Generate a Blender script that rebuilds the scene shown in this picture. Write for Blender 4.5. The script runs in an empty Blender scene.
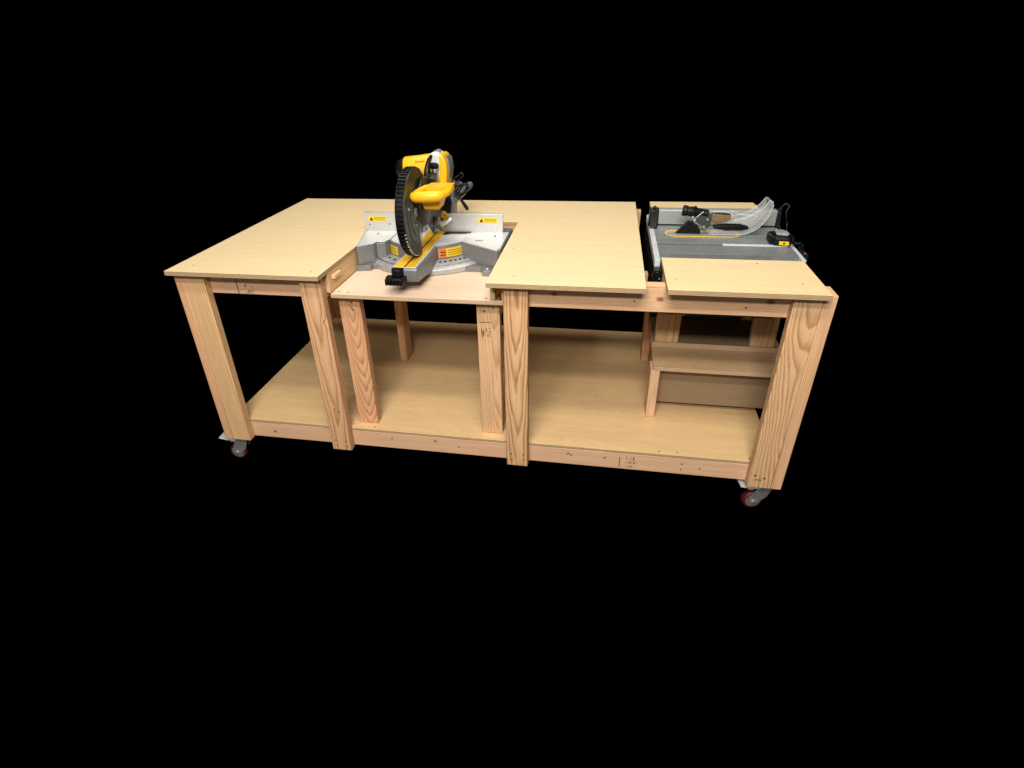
import bpy, bmesh, math, random
from mathutils import Vector, Matrix
R = math.radians
sc = bpy.context.scene
COL = sc.collection

# ------------------------------------------------------------------ dimensions (metres, measured lumber: 2x4 = 89 x 38 mm)
W, H, T = 2.393, 0.805, 0.018
ZT = H + T
D = 1.160
OV = 0.043            # front overhang of the top
SH = 0.095            # top of the lower shelf

# ------------------------------------------------------------------ mesh builder
class MB:
    def __init__(s): s.v = []; s.f = []; s.m = []
    def add(s, vs, fs, m=0):
        n = len(s.v); s.v += [Vector(v) for v in vs]
        for f in fs: s.f.append([n + i for i in f]); s.m.append(m)
        return s
    def box(s, x0, x1, y0, y1, z0, z1, m=0, side=None, axis='z'):
        vs = [(x, y, z) for z in (z0, z1) for y in (y0, y1) for x in (x0, x1)]
        fs = [(0, 2, 3, 1), (4, 5, 7, 6), (0, 1, 5, 4), (2, 6, 7, 3), (0, 4, 6, 2), (1, 3, 7, 5)]
        n = len(s.f); s.add(vs, fs, m)
        if side is not None:
            for k in range(2, 6): s.m[n + k] = side
        return s
    def obox(s, c, sz, rot=None, m=0):
        M = rot if rot else Matrix.Identity(3)
        c = Vector(c); h = Vector(sz) / 2
        vs = [c + M @ Vector((sx * h.x, sy * h.y, sz_ * h.z)) for sz_ in (-1, 1) for sy in (-1, 1) for sx in (-1, 1)]
        fs = [(0, 2, 3, 1), (4, 5, 7, 6), (0, 1, 5, 4), (2, 6, 7, 3), (0, 4, 6, 2), (1, 3, 7, 5)]
        return s.add(vs, fs, m)
    def prism(s, pts, axis, a, b, m=0, side=None, taper=None):
        """polygon in the two other axes (order x,y,z), extruded along axis from a to b; taper=(scale, cx, cy) for end b"""
        i = 'xyz'.index(axis); o = [k for k in range(3) if k != i]
        ar = sum(p[0] * q[1] - q[0] * p[1] for p, q in zip(pts, pts[1:] + pts[:1]))
        if (ar < 0) ^ (axis == 'y'): pts = pts[::-1]
        n = len(pts); vs = []
        for lev, e in enumerate((a, b)):
            for p in pts:
                q = [0, 0, 0]; q[i] = e
                pp = p
                if lev and taper: pp = (taper[1] + (p[0] - taper[1]) * taper[0], taper[2] + (p[1] - taper[2]) * taper[0])
                q[o[0]], q[o[1]] = pp
                vs.append(q)
        fs = [list(range(n))[::-1], list(range(n, 2 * n))] + [(k, (k + 1) % n, n + (k + 1) % n, n + k) for k in range(n)]
        if b < a: fs = [list(f)[::-1] for f in fs]
        k0 = len(s.f); s.add(vs, fs, m)
        if side is not None:
            for k in range(2, len(fs)): s.m[k0 + k] = side
        return s
    def cyl(s, p0, p1, r0, r1=None, n=20, m=0, cap=True):
        r1 = r0 if r1 is None else r1
        return s.lathe(p0, p1, [(0, r0), (1, r1)], n, m, cap)
    def lathe(s, p0, p1, prof, n=24, m=0, cap=True, cap0=True):
        p0, p1 = Vector(p0), Vector(p1); d = p1 - p0; L = d.length; d.normalize()
        u = d.orthogonal().normalized(); w = d.cross(u)
        vs = []; fs = []
        for t, r in prof:
            for k in range(n):
                a = 2 * math.pi * k / n
                vs.append(p0 + d * (t * L) + (u * math.cos(a) + w * math.sin(a)) * r)
        for j in range(len(prof) - 1):
            for k in range(n):
                fs.append((j * n + k, j * n + (k + 1) % n, (j + 1) * n + (k + 1) % n, (j + 1) * n + k))
        if cap:
            if cap0: fs.append(list(range(n))[::-1])
            fs.append([(len(prof) - 1) * n + k for k in range(n)])
        return s.add(vs, fs, m)
    def tube(s, pts, r, n=10, m=0, sub=6, radii=None, closed=False):
        P = [Vector(p) for p in pts]
        Q = []; RR = []
        N = len(P)
        segs = N if closed else N - 1
        rad = radii or [r] * N
        for i in range(segs):
            a = P[(i - 1) % N] if (closed or i > 0) else P[i]
            b = P[i]; c = P[(i + 1) % N]
            d = P[(i + 2) % N] if (closed or i + 2 < N) else c
            for k in range(sub):
                t = k / sub
                Q.append(0.5 * ((2 * b) + (c - a) * t + (2 * a - 5 * b + 4 * c - d) * t * t + (3 * b - a - 3 * c + d) * t ** 3))
                RR.append(rad[i] * (1 - t) + rad[(i + 1) % N] * t)
        if not closed: Q.append(P[-1]); RR.append(rad[-1])
        M = len(Q); up = None; vs = []
        for i, q in enumerate(Q):
            t = (Q[(i + 1) % M] - Q[i - 1]) if closed else (Q[min(i + 1, M - 1)] - Q[max(i - 1, 0)])
            t.normalize()
            if up is None: up = t.orthogonal().normalized()
            up = (up - t * up.dot(t)).normalized(); w = t.cross(up)
            for k in range(n):
                a = 2 * math.pi * k / n
                vs.append(q + (up * math.cos(a) + w * math.sin(a)) * RR[i])
        fs = []
        for i in range(M if closed else M - 1):
            j = (i + 1) % M
            for k in range(n): fs.append((i * n + k, i * n + (k + 1) % n, j * n + (k + 1) % n, j * n + k))
        if not closed:
            fs.append(list(range(n))[::-1]); fs.append([(M - 1) * n + k for k in range(n)])
        return s.add(vs, fs, m)
    def build(s, name, mats, parent=None, bevel=0.0015, seg=2, smooth=True, angle=35, origin=None):
        if not isinstance(mats, (list, tuple)): mats = [mats]
        lo = Vector([min(v[i] for v in s.v) for i in range(3)]); hi = Vector([max(v[i] for v in s.v) for i in range(3)])
        c = (lo + hi) / 2 if origin is None else Vector(origin)
        me = bpy.data.meshes.new(name)
        me.from_pydata([v - c for v in s.v], [], s.f)
        for m in mats: me.materials.append(m)
        me.polygons.foreach_set('material_index', s.m)
        bm = bmesh.new(); bm.from_mesh(me); bmesh.ops.recalc_face_normals(bm, faces=bm.faces); bm.to_mesh(me); bm.free()
        if smooth:
            me.polygons.foreach_set('use_smooth', [True] * len(me.polygons))
            me.set_sharp_from_angle(angle=R(angle))
        me.update()
        o = bpy.data.objects.new(name, me); COL.objects.link(o)
        o['w'] = list(c)
        pw = Vector(parent['w']) if parent else Vector((0, 0, 0))
        o.parent = parent; o.location = c - pw
        if bevel:
            b = o.modifiers.new('bevel', 'BEVEL'); b.width = bevel; b.segments = seg; b.limit_method = 'ANGLE'; b.angle_limit = R(40)
            b.harden_normals = False
        return o

def thing(name, label, cat, loc):
    o = bpy.data.objects.new(name, None); COL.objects.link(o)
    o.empty_display_size = 0.05
    o.location = loc; o['w'] = list(loc); o['label'] = label; o['category'] = cat
    return o

# ------------------------------------------------------------------ materials
def newmat(name):
    m = bpy.data.materials.new(name); m.use_nodes = True
    nt = m.node_tree; return m, nt, nt.nodes['Principled BSDF']
def N(nt, t, **kw):
    n = nt.nodes.new(t)
    for k, v in kw.items(): setattr(n, k, v)
    return n
def math_(nt, op, a, b=None, c=None):
    n = N(nt, 'ShaderNodeMath', operation=op)
    for i, x in enumerate((a, b, c)):
        if x is None: continue
        if isinstance(x, (int, float)): n.inputs[i].default_value = x
        else: nt.links.new(x, n.inputs[i])
    return n.outputs[0]
def mix(nt, f, a, b, blend='MIX'):
    n = N(nt, 'ShaderNodeMix', data_type='RGBA', blend_type=blend)
    for s, x in ((n.inputs[0], f), (n.inputs[6], a), (n.inputs[7], b)):
        if isinstance(x, (int, float)): s.default_value = x
        elif isinstance(x, tuple): s.default_value = (*x, 1) if len(x) == 3 else x
        else: nt.links.new(x, s)
    return n.outputs[2]
def ramp(nt, f, stops):
    n = N(nt, 'ShaderNodeValToRGB'); e = n.color_ramp.elements
    while len(e) < len(stops): e.new(0.5)
    for k, (p, c) in enumerate(stops):
        e[k].position = p; e[k].color = (*c, 1) if isinstance(c, tuple) else (c, c, c, 1)
    nt.links.new(f, n.inputs[0]); return n.outputs[0]
def noise(nt, vec, scale, detail=3, rough=0.55, out='Fac'):
    n = N(nt, 'ShaderNodeTexNoise'); n.inputs['Scale'].default_value = scale
    n.inputs['Detail'].default_value = detail; n.inputs['Roughness'].default_value = rough
    nt.links.new(vec, n.inputs['Vector']); return n.outputs[out]
def scaled(nt, vec, s, off=(0, 0, 0)):
    n = N(nt, 'ShaderNodeMapping'); n.inputs['Scale'].default_value = s; n.inputs['Location'].default_value = off
    nt.links.new(vec, n.inputs['Vector']); return n.outputs[0]

def lumber(axis, seed, light=(.72, .47, .255), dark=(.47, .22, .085), pith=None, knots=(), spacing=.0050, contrast=.75, tilt=None, wav=.35):
    """softwood: growth rings about a pith line outside the board; grain along axis"""
    rnd = random.Random(seed)
    light = (light[0] * 1.12, light[1] * 1.025, light[2] * .95)
    contrast = min(1, contrast * 1.25)
    m, nt, b = newmat('fir_lumber')
    tc = N(nt, 'ShaderNodeTexCoord').outputs['Object']
    sep = N(nt, 'ShaderNodeSeparateXYZ'); nt.links.new(tc, sep.inputs[0])
    L = sep.outputs['XYZ'.index(axis.upper())]
    A, B = [sep.outputs[i] for i in range(3) if i != 'xyz'.index(axis)]
    if pith is None: pith = (rnd.uniform(-.03, .03), rnd.choice((-1, 1)) * rnd.uniform(.03, .07))
    if tilt is None: tilt = (rnd.uniform(-.03, .03), rnd.uniform(-.035, .035))
    cmb = N(nt, 'ShaderNodeCombineXYZ')
    nt.links.new(A, cmb.inputs[0]); nt.links.new(B, cmb.inputs[1]); nt.links.new(L, cmb.inputs[2])
    p = scaled(nt, cmb.outputs[0], (1, 1, 1), (rnd.uniform(-9, 9), rnd.uniform(-9, 9), rnd.uniform(-9, 9)))
    w1 = noise(nt, scaled(nt, p, (3, 3, 1.5)), 1, 1)
    w2 = noise(nt, scaled(nt, p, (40, 40, 5)), 1, 3)
    w3 = noise(nt, scaled(nt, p, (10, 10, 3.2)), 1, 1)
    a = math_(nt, 'ADD', A, math_(nt, 'MULTIPLY_ADD', L, tilt[0], -pith[0]))
    a = math_(nt, 'MULTIPLY_ADD', math_(nt, 'SUBTRACT', w1, .5), .05 * wav, a)
    c = math_(nt, 'ADD', B, math_(nt, 'MULTIPLY_ADD', L, tilt[1], -pith[1]))
    c = math_(nt, 'MULTIPLY_ADD', math_(nt, 'SUBTRACT', w3, .5), .045 * wav, c)
    r = math_(nt, 'SQRT', math_(nt, 'ADD', math_(nt, 'MULTIPLY', a, a), math_(nt, 'MULTIPLY', c, c)))
    r = math_(nt, 'MULTIPLY_ADD', math_(nt, 'SUBTRACT', w2, .5), .0045, r)
    # knots bend the rings round themselves
    kmask = None
    for (ka, kb, kl, kr) in knots:
        dv = N(nt, 'ShaderNodeVectorMath', operation='DISTANCE')
        nt.links.new(scaled(nt, cmb.outputs[0], (1, 1, .7)), dv.inputs[0]); dv.inputs[1].default_value = (ka, kb, kl * .7)
        dist = dv.outputs['Value']
        bend = math_(nt, 'MULTIPLY', math_(nt, 'POWER', 2.718, math_(nt, 'DIVIDE', dist, -kr * 1.6)), kr * 1.6)
        r = math_(nt, 'ADD', r, bend)
        k = math_(nt, 'SUBTRACT', 1, math_(nt, 'SMOOTH_MIN', math_(nt, 'DIVIDE', dist, kr), 1, .3))
        kmask = k if kmask is None else math_(nt, 'MAXIMUM', kmask, k)
    r1 = noise(nt, scaled(nt, p, (6, 6, .8)), 1, 2)
    r = math_(nt, 'MULTIPLY_ADD', math_(nt, 'SUBTRACT', r1, .5), .022 * (.4 + wav), r)
    ring = math_(nt, 'FRACT', math_(nt, 'DIVIDE', r, spacing))
    tone = ramp(nt, ring, [(0, 0.0), (.45, .18), (.80, .95), (.90, 1.0), (1.0, 0.0)])
    tone = math_(nt, 'MULTIPLY', tone, contrast)
    big = noise(nt, scaled(nt, p, (8, 8, 1.2)), 1, 3)
    fib = noise(nt, scaled(nt, p, (260, 260, 7)), 1, 4, .65)
    st2 = noise(nt, scaled(nt, p, (90, 90, 3)), 1, 4, .6)
    mott = noise(nt, scaled(nt, p, (50, 50, 18)), 1, 4)
    tone = math_(nt, 'MULTIPLY', tone, math_(nt, 'MULTIPLY_ADD', mott, .9, .5))
    col = mix(nt, tone, light, dark)
    pk = (light[0] * 1.0, light[1] * .86, light[2] * .86)
    yl = (min(1, light[0] * 1.06), light[1] * 1.08, light[2] * 1.06)
    col = mix(nt, math_(nt, 'MULTIPLY', ramp(nt, big, [(.35, 0.0), (.65, 1.0)]), .4), col, mix(nt, tone, pk, dark))
    col = mix(nt, math_(nt, 'MULTIPLY', ramp(nt, big, [(.28, 1.0), (.5, 0.0)]), .5), col, mix(nt, tone, yl, dark))
    col = mix(nt, math_(nt, 'MULTIPLY', ramp(nt, fib, [(.38, 0.0), (.70, 1.0)]), .34), col, dark)
    col = mix(nt, math_(nt, 'MULTIPLY', ramp(nt, st2, [(.30, 1.0), (.50, 0.0)]), .40), col, (min(1, light[0] * 1.12), light[1] * 1.16, light[2] * 1.22))
    col = mix(nt, math_(nt, 'MULTIPLY', ramp(nt, st2, [(.55, 0.0), (.75, 1.0)]), .22), col, dark)
    if kmask is not None:
        col = mix(nt, ramp(nt, kmask, [(0, 0.0), (.6, 1.0)]), col, (.24, .11, .05))
    nt.links.new(col, b.inputs['Base Color'])
    b.inputs['Roughness'].default_value = .62; b.inputs['Specular IOR Level'].default_value = .25
    bp = N(nt, 'ShaderNodeBump'); bp.inputs['Strength'].default_value = .25; bp.inputs['Distance'].default_value = .001
    nt.links.new(math_(nt, 'ADD', tone, fib), bp.inputs['Height']); nt.links.new(bp.outputs[0], b.inputs['Normal'])
    return m

def veneer(seed, base=(.70, .53, .31), dark=(.58, .40, .21), stretch=(3, 60, 60), contrast=.5, rough=.5, fig=.35):
    """plywood face: long fine streaks and soft figure along X"""
    rnd = random.Random(seed)
    m, nt, b = newmat('plywood_face')
    tc = N(nt, 'ShaderNodeTexCoord').outputs['Object']
    p = scaled(nt, tc, (1, 1, 1), (rnd.uniform(-9, 9), rnd.uniform(-9, 9), rnd.uniform(-9, 9)))
    s1 = noise(nt, scaled(nt, p, stretch), 1, 5, .6)
    s2 = noise(nt, scaled(nt, p, tuple(v * 5 for v in stretch)), 1, 4, .65)
    fg = noise(nt, scaled(nt, p, (1.6, 9, 9)), 1, 2)
    bands = math_(nt, 'FRACT', math_(nt, 'MULTIPLY', fg, 16))
    bands = ramp(nt, bands, [(0, 0.0), (.6, .35), (.85, 1.0), (1, 0.0)])
    cloud = noise(nt, scaled(nt, p, (1.5, 3, 3)), 1, 3)
    f = math_(nt, 'MULTIPLY', ramp(nt, s1, [(.35, 0.0), (.7, 1.0)]), contrast)
    col = mix(nt, f, base, dark)
    col = mix(nt, math_(nt, 'MULTIPLY', ramp(nt, s2, [(.45, 0.0), (.75, 1.0)]), contrast * .65), col, dark)
    col = mix(nt, math_(nt, 'MULTIPLY', bands, fig), col, dark)
    col = mix(nt, math_(nt, 'MULTIPLY', ramp(nt, cloud, [(.3, 0.0), (.7, 1.0)]), .35), col, (base[0] * .93, base[1] * .91, base[2] * .86))
    nt.links.new(col, b.inputs['Base Color'])
    nt.links.new(math_(nt, 'MULTIPLY_ADD', s1, .15, rough - .07), b.inputs['Roughness'])
    b.inputs['Specular IOR Level'].default_value = .3
    bp = N(nt, 'ShaderNodeBump'); bp.inputs['Strength'].default_value = .12; bp.inputs['Distance'].default_value = .0006
    nt.links.new(s2, bp.inputs['Height']); nt.links.new(bp.outputs[0], b.inputs['Normal'])
    return m

def plyedge(seed, base=(.52, .37, .21), dark=(.33, .21, .11), n=7, t=.018):
    m, nt, b = newmat('plywood_edge')
    tc = N(nt, 'ShaderNodeTexCoord').outputs['Object']
    sep = N(nt, 'ShaderNodeSeparateXYZ'); nt.links.new(tc, sep.inputs[0])
    z = math_(nt, 'MULTIPLY_ADD', sep.outputs[2], n / t / 2, seed * .37)
    nz = noise(nt, scaled(nt, tc, (40, 40, 160)), 1, 4)
    z = math_(nt, 'MULTIPLY_ADD', nz, .25, z)
    f = ramp(nt, math_(nt, 'FRACT', z), [(.4, 0.0), (.5, 1.0), (.95, 1.0), (1, 0.0)])
    col = mix(nt, math_(nt, 'MULTIPLY', f, .7), base, dark)
    col = mix(nt, math_(nt, 'MULTIPLY', ramp(nt, nz, [(.45, 0.0), (.8, 1.0)]), .5), col, dark)
    nt.links.new(col, b.inputs['Base Color']); b.inputs['Roughness'].default_value = .8; b.inputs['Specular IOR Level'].default_value = .15
    return m

def paint(name, col, rough=.45, metal=0.0, spec=.5, var=.12, bump=0.0, scale=60, coat=0.0):
    m, nt, b = newmat(name)
    tc = N(nt, 'ShaderNodeTexCoord').outputs['Object']
    nz = noise(nt, tc, scale, 4); nz2 = noise(nt, tc, scale / 7, 3)
    d = tuple(c * (1 - var * 2) for c in col); l = tuple(min(1, c * (1 + var)) for c in col)
    f = math_(nt, 'MULTIPLY_ADD', nz2, .6, math_(nt, 'MULTIPLY', nz, .4))
    nt.links.new(ramp(nt, f, [(.35, d), (.62, l)]), b.inputs['Base Color'])
    nt.links.new(math_(nt, 'MULTIPLY_ADD', nz, .2, rough - .1), b.inputs['Roughness'])
    b.inputs['Metallic'].default_value = metal; b.inputs['Specular IOR Level'].default_value = spec
    b.inputs['Coat Weight'].default_value = coat
    if bump:
        bp = N(nt, 'ShaderNodeBump'); bp.inputs['Strength'].default_value = bump; bp.inputs['Distance'].default_value = .001
        nt.links.new(noise(nt, tc, scale * 8, 2), bp.inputs['Height']); nt.links.new(bp.outputs[0], b.inputs['Normal'])
    return m
def clear(name, col=(.95, .96, .97), rough=.08, body=.08):
    """thin clear plastic: transparent, glossy towards grazing angles, a little milky body"""
    m, nt, b = newmat(name)
    tr = N(nt, 'ShaderNodeBsdfTransparent'); tr.inputs[0].default_value = (*col, 1)
    gl = N(nt, 'ShaderNodeBsdfGlossy'); gl.inputs[0].default_value = (1, 1, 1, 1); gl.inputs['Roughness'].default_value = rough
    b.inputs['Base Color'].default_value = (*col, 1); b.inputs['Roughness'].default_value = .3
    fr = N(nt, 'ShaderNodeFresnel'); fr.inputs[0].default_value = 1.58
    tc = N(nt, 'ShaderNodeTexCoord').outputs['Object']
    nz = noise(nt, scaled(nt, tc, (25, 25, 25)), 1, 3)
    bp = N(nt, 'ShaderNodeBump'); bp.inputs['Strength'].default_value = .6; bp.inputs['Distance'].default_value = .004
    nt.links.new(nz, bp.inputs['Height']); nt.links.new(bp.outputs[0], gl.inputs['Normal'])
    m1 = N(nt, 'ShaderNodeMixShader'); m1.inputs[0].default_value = body
    nt.links.new(tr.outputs[0], m1.inputs[1]); nt.links.new(b.outputs[0], m1.inputs[2])
    m2 = N(nt, 'ShaderNodeMixShader'); nt.links.new(math_(nt, 'MULTIPLY', fr.outputs[0], 1.6), m2.inputs[0])
    nt.links.new(m1.outputs[0], m2.inputs[1]); nt.links.new(gl.outputs[0], m2.inputs[2])
    nt.links.new(m2.outputs[0], nt.nodes['Material Output'].inputs['Surface'])
    return m

YEL = paint('yellow_plastic', (.80, .415, .008), .38, 0, .5, .05, .05, 40)
YEL2 = paint('yellow_kerf_plate', (.82, .45, .012), .4, 0, .5, .06)
LABEL = paint('yellow_label', (.80, .52, .02), .4, 0, .5, .03)
ORANGE = paint('orange_label', (.75, .16, .02), .4, 0, .5, .03)
INK = paint('black_ink', (.03, .025, .02), .6, 0, .3, .05)
STAMP = paint('stamp_ink', (.055, .035, .028), .8, 0, .1, .3)
REDINK = paint('red_ink', (.30, .05, .02), .6, 0, .3, .05)
BLK = paint('black_plastic', (.0042, .0043, .0046), .42, 0, .2, .2, .15, 60)
BLKR = paint('black_rubber', (.0035, .0035, .0035), .5, 0, .25, .2)
SMOKE = paint('dark_grey_guard', (.024, .020, .016), .36, .1, .35, .2)
CAST = paint('painted_casting', (.21, .21, .215), .36, .35, .5, .07, .12, 50)
CAST2 = paint('machined_aluminium', (.74, .74, .745), .36, .3, .5, .05, .05, 60)
FENCE = paint('fence_aluminium', (.55, .53, .51), .42, .4, .5, .04, .05, 60)
STEEL = paint('bright_steel', (.62, .62, .62), .28, .8, .5, .08)
ZINC2 = paint('bright_zinc', (.68, .69, .70), .35, .35, .5, .1)
ZINC = paint('zinc_plate', (.36, .355, .34), .4, .6, .5, .12)
GREYTOP = paint('grey_saw_table', (.20, .21, .215), .42, .25, .5, .06, .05, 50)
GREYF = paint('grey_rip_fence', (.33, .34, .33), .42, .25, .5, .05)
SILV = paint('silver_rail', (.62, .64, .64), .38, .2, .5, .06)
DGREY = paint('dark_grey_plastic', (.040, .041, .043), .42, 0, .35, .15)
MGREY = paint('mid_grey_plastic', (.26, .26, .26), .4, 0, .5, .12)
REDW = paint('red_polyurethane', (.085, .006, .008), .5, 0, .5, .2)
HUBG = paint('grey_hub', (.20, .17, .16), .45, .3, .5, .2)
CLEAR = clear('clear_polycarbonate', (.94, .95, .96), .12, .16)
CLEARE = clear('polycarbonate_edge_streak', (.95, .96, .97), .12, .55)  # whitened plastic for edges, with reflection streaks put into its colour
AMBER = clear('smoky_polycarbonate', (.20, .12, .045), .12, .8)
SCREW = paint('dark_screw', (.17, .12, .07), .45, .5, .5, .2)
PLY1 = veneer(1, (.79, .61, .37), (.60, .42, .22), (1.6, 50, 50), .40, .45, .20)
PLY2 = veneer(2, (.79, .595, .345), (.60, .41, .20), (1.6, 42, 42), .42, .45, .24)
PLYS = veneer(3, (.79, .54, .285), (.58, .365, .165), (1.4, 22, 22), .5, .38, .42)
PLYP = veneer(4, (.76, .57, .43), (.60, .41, .28), (2.6, 40, 40), .45, .6, .3)
PLYD = veneer(6, (.30, .205, .125), (.22, .14, .08), (2.4, 36, 36), .5, .65, .32)  # plywood darkened so its colour carries the shade under the table saw
PLYC = veneer(5, (.68, .455, .255), (.47, .28, .14), (2.0, 30, 30), .65, .6, .45)
EDGE = plyedge(1, (.50, .35, .195), (.27, .17, .085))
EDGEL = plyedge(2, (.60, .43, .27), (.42, .27, .15))
# lining wood inside the mitre opening
def P(seed, axis='z', **k): return lumber(axis, seed, **k)

# ------------------------------------------------------------------ camera (solved from the photograph)
cam = bpy.data.cameras.new('camera'); co = bpy.data.objects.new('camera', cam); COL.objects.link(co)
rx, ry, rz = R(-29.9814), R(2.1561), R(11.7475)
M = Matrix.Rotation(rz, 3, 'Z') @ Matrix.Rotation(rx, 3, 'X') @ Matrix.Rotation(ry, 3, 'Y')
right, fwd, up = M @ Vector((1, 0, 0)), M @ Vector((0, 1, 0)), M @ Vector((0, 0, 1))
M4 = Matrix((right, up, -fwd)).transposed().to_4x4()
M4.translation = Vector((1.64753, -1.87143, 1.52806))
co.matrix_world = M4
cam.sensor_fit = 'HORIZONTAL'; cam.sensor_width = 36.0
cam.lens = 571.376 / 1024 * 36
cam.shift_x = (512 - 490.363) / 1024; cam.shift_y = (376.515 - 384) / 1024
cam.clip_start = .05; cam.clip_end = 200
sc.camera = co

# ------------------------------------------------------------------ setting: a black floor
fl = MB(); ZF = -0.1395
fl.add([(-9, -7, ZF), (11, -7, ZF), (11, 9, ZF), (-9, 9, ZF)], [(0, 1, 2, 3)])
fm, nt, b = newmat('black_floor')
nz = noise(nt, N(nt, 'ShaderNodeTexCoord').outputs['Object'], 3, 3)
nt.links.new(ramp(nt, nz, [(0, (0.0,) * 3), (1, (.00005,) * 3)]), b.inputs['Base Color'])
b.inputs['Roughness'].default_value = 1; b.inputs['Specular IOR Level'].default_value = 0
f = fl.build('floor', fm, None, 0); f['kind'] = 'structure'

# ================================================================== WORKBENCH
bench = thing('workbench', 'long pale plywood-topped rolling workbench of 2x4 lumber with a lower shelf', 'workbench', (W / 2, D / 2, ZF))

# main top: left wing, back strip and middle as one sheet with a notch for the mitre saw
XB, XD, XC, YO = .637, 1.262, 1.802, .742
top = MB()
pts = [(.002, -OV), (XB, -OV), (XB, YO), (XD, YO), (XD, -OV), (XC, -OV), (XC, D), (.002, D)]
top.prism(pts, 'z', H, ZT, 0, 1)
top.build('tabletop', [PLY1, EDGE], bench, .0012)
t2 = MB(); t2.box(1.870, 2.366, -OV, .287, H, ZT, 0, 1); t2.build('tabletop', [PLY2, EDGE], bench, .0012)
t3 = MB(); t3.box(1.872, 2.366, .93, 1.172, H, ZT, 0, 1); t3.build('tabletop', [PLY2, EDGE], bench, .0012)
sh = MB(); sh.box(.034, 2.366, .038, 1.166, SH - .012, SH, 0, 1)
sh.build('lower_shelf', [PLYS, EDGE], bench, .0010)

def screws(parent, pts, nrm='z', r=.0035):
    for (x, y, z) in pts:
        s = MB(); d = {'z': (0, 0, .0007), 'y': (0, -.0007, 0)}[nrm]
        s.cyl((x, y, z), (x + d[0], y + d[1], z + d[2]), r, n=10)
        s.build('screw', SCREW, parent, 0)
tops = [o for o in bench.children if o.name.startswith('tabletop')]
screws(tops[0], [(x, y, ZT) for x, y in ((.59, .005), (1.35, .03), (1.30, .35), (.08, .03))], 'z', .0028)
screws(tops[1], [(x, y, ZT) for x, y in ((1.905, .06), (2.30, .05), (2.20, .245))], 'z', .003)
screws([o for o in bench.children if o.name.startswith('lower_shelf')][0], [(x, .057, SH) for x in (.72, 1.93, 2.0, 2.27)] )

def board(name, x0, x1, y0, y1, z0, z1, mat, parent=bench, bevel=.003):
    m = MB(); m.box(x0, x1, y0, y1, z0, z1); return m.build(name, mat, parent, bevel, 2)

LT, DK = (.66, .45, .255), (.45, .235, .105)
# front corner legs: an L of two boards
l1 = board('leg', .0385, .127, 0, .038, 0, H, P(11, 'z', light=(.68, .47, .26), dark=(.52, .30, .14), pith=(.055, .04), tilt=(.01, .02), contrast=.85))
board('leg_board', 0, .038, 0, .089, 0, H, P(12, 'z', light=(.68, .43, .27), pith=(.09, .02), contrast=.5), l1)
l2 = board('leg', W - .127, W - .0385, 0, .038, 0, H, P(132, 'z', light=(.67, .46, .27), dark=(.42, .21, .095), pith=(.045, .045), tilt=(.05, .03), spacing=.0065, contrast=.8, wav=.75, knots=((.01, .02, -.34, .007), )))
lb2 = board('leg_board', W - .038, W, 0, .089, 0, H, P(14, 'z', light=(.66, .44, .28), pith=(-.10, .03), contrast=.5), l2)
for o_ in (l2, lb2):
    for v_ in o_.data.vertices: v_.co.x += .007 * (v_.co.z / H + .5)     # leans outwards by about a degree
# rear corner legs
for k, xs in enumerate(((.0385, .127, 0, .038), (W - .127, W - .0385, W - .038, W))):
    l = board('leg', xs[0], xs[1], D + .006, D + .044, 0, H, P(20 + k, 'z'))
    board('leg_board', xs[2], xs[3], D - .045, D + .044, 0, H, P(24 + k, 'z'), l)
# middle front legs
board('leg', .531, .620, 0, .038, -.003, H, P(31, 'z', light=(.64, .43, .25), dark=(.40, .19, .085), pith=(.004, .048), tilt=(.012, .02), spacing=.0065, contrast=.8, knots=((.0, -.02, -.17, .004), (.03, -.02, .22, .005))))
board('leg', 1.3145, 1.4035, 0, .038, 0, H, P(32, 'z', light=(.65, .44, .25), dark=(.36, .16, .07), pith=(.0, .042), tilt=(.0, .028), spacing=.0058, contrast=.95))
# top rails
PK = (.67, .44, .29)
rt1 = board('top_rail', .0385, XB - .019, .0385, .0765, .707, H - .0005, P(41, 'x', light=PK, dark=(.48, .26, .14), pith=(-.03, .06), contrast=.55))
rt2 = board('top_rail', XD + .04, W - .0385, .0385, .0765, .706, H - .0005, P(42, 'x', light=(.68, .46, .29), dark=(.45, .22, .11), pith=(-.03, .05), contrast=.6,
      knots=((-.019, .004, -.335, .010), (-.019, .0, .03, .012), (-.019, .006, .385, .012))))
board('top_rail', .0385, 1.832, D - .032, D + .0055, .698, H - .018, P(43, 'x', light=PK))
board('top_rail', 1.885, W - .0385, D - .032, D + .0055, .716, H - .0005, P(44, 'x', light=PK))
board('side_rail', .0385, .0765, .0895, D - .046, .716, H - .0005, P(45, 'y'))
# rails that carry the edges of the two openings
sr1 = board('side_rail', XB - .0175, XB - .0005, .039, YO + .02, .7275, H - .0005, P(46, 'y', light=(.60, .44, .25), dark=(.45, .29, .14), contrast=.45), bevel=.001)
sr2 = board('side_rail', XD + .0005, XD + .0175, .030, YO + .02, .7305, H - .0005, P(47, 'y', light=(.58, .42, .23), dark=(.45, .29, .14), contrast=.45), bevel=.001)
board('cross_rail', XB + .0005, XD - .0005, YO + .0005, YO + .0385, .7165, H - .0005, P(48, 'x', light=(.60, .45, .27)))
board('side_rail', 1.760, 1.798, .077, D - .0325, .716, H - .0005, P(49, 'y'))
board('brace', 1.806, 1.836, .36, .398, .60, .730, P(52, 'z', light=(.60, .42, .27), contrast=.4))
board('side_rail', 1.874, 1.889, .077, .284, .700, H - .0005, P(50, 'y', light=(.68, .52, .32), contrast=.4), bevel=.001)
pg = MB(); pg.box(XB, XB + .014, .065, .125, .775, .790); pg.build('stop_block', P(51, 'y', light=(.70, .50, .36), contrast=.35), sr1, .0015)
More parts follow.
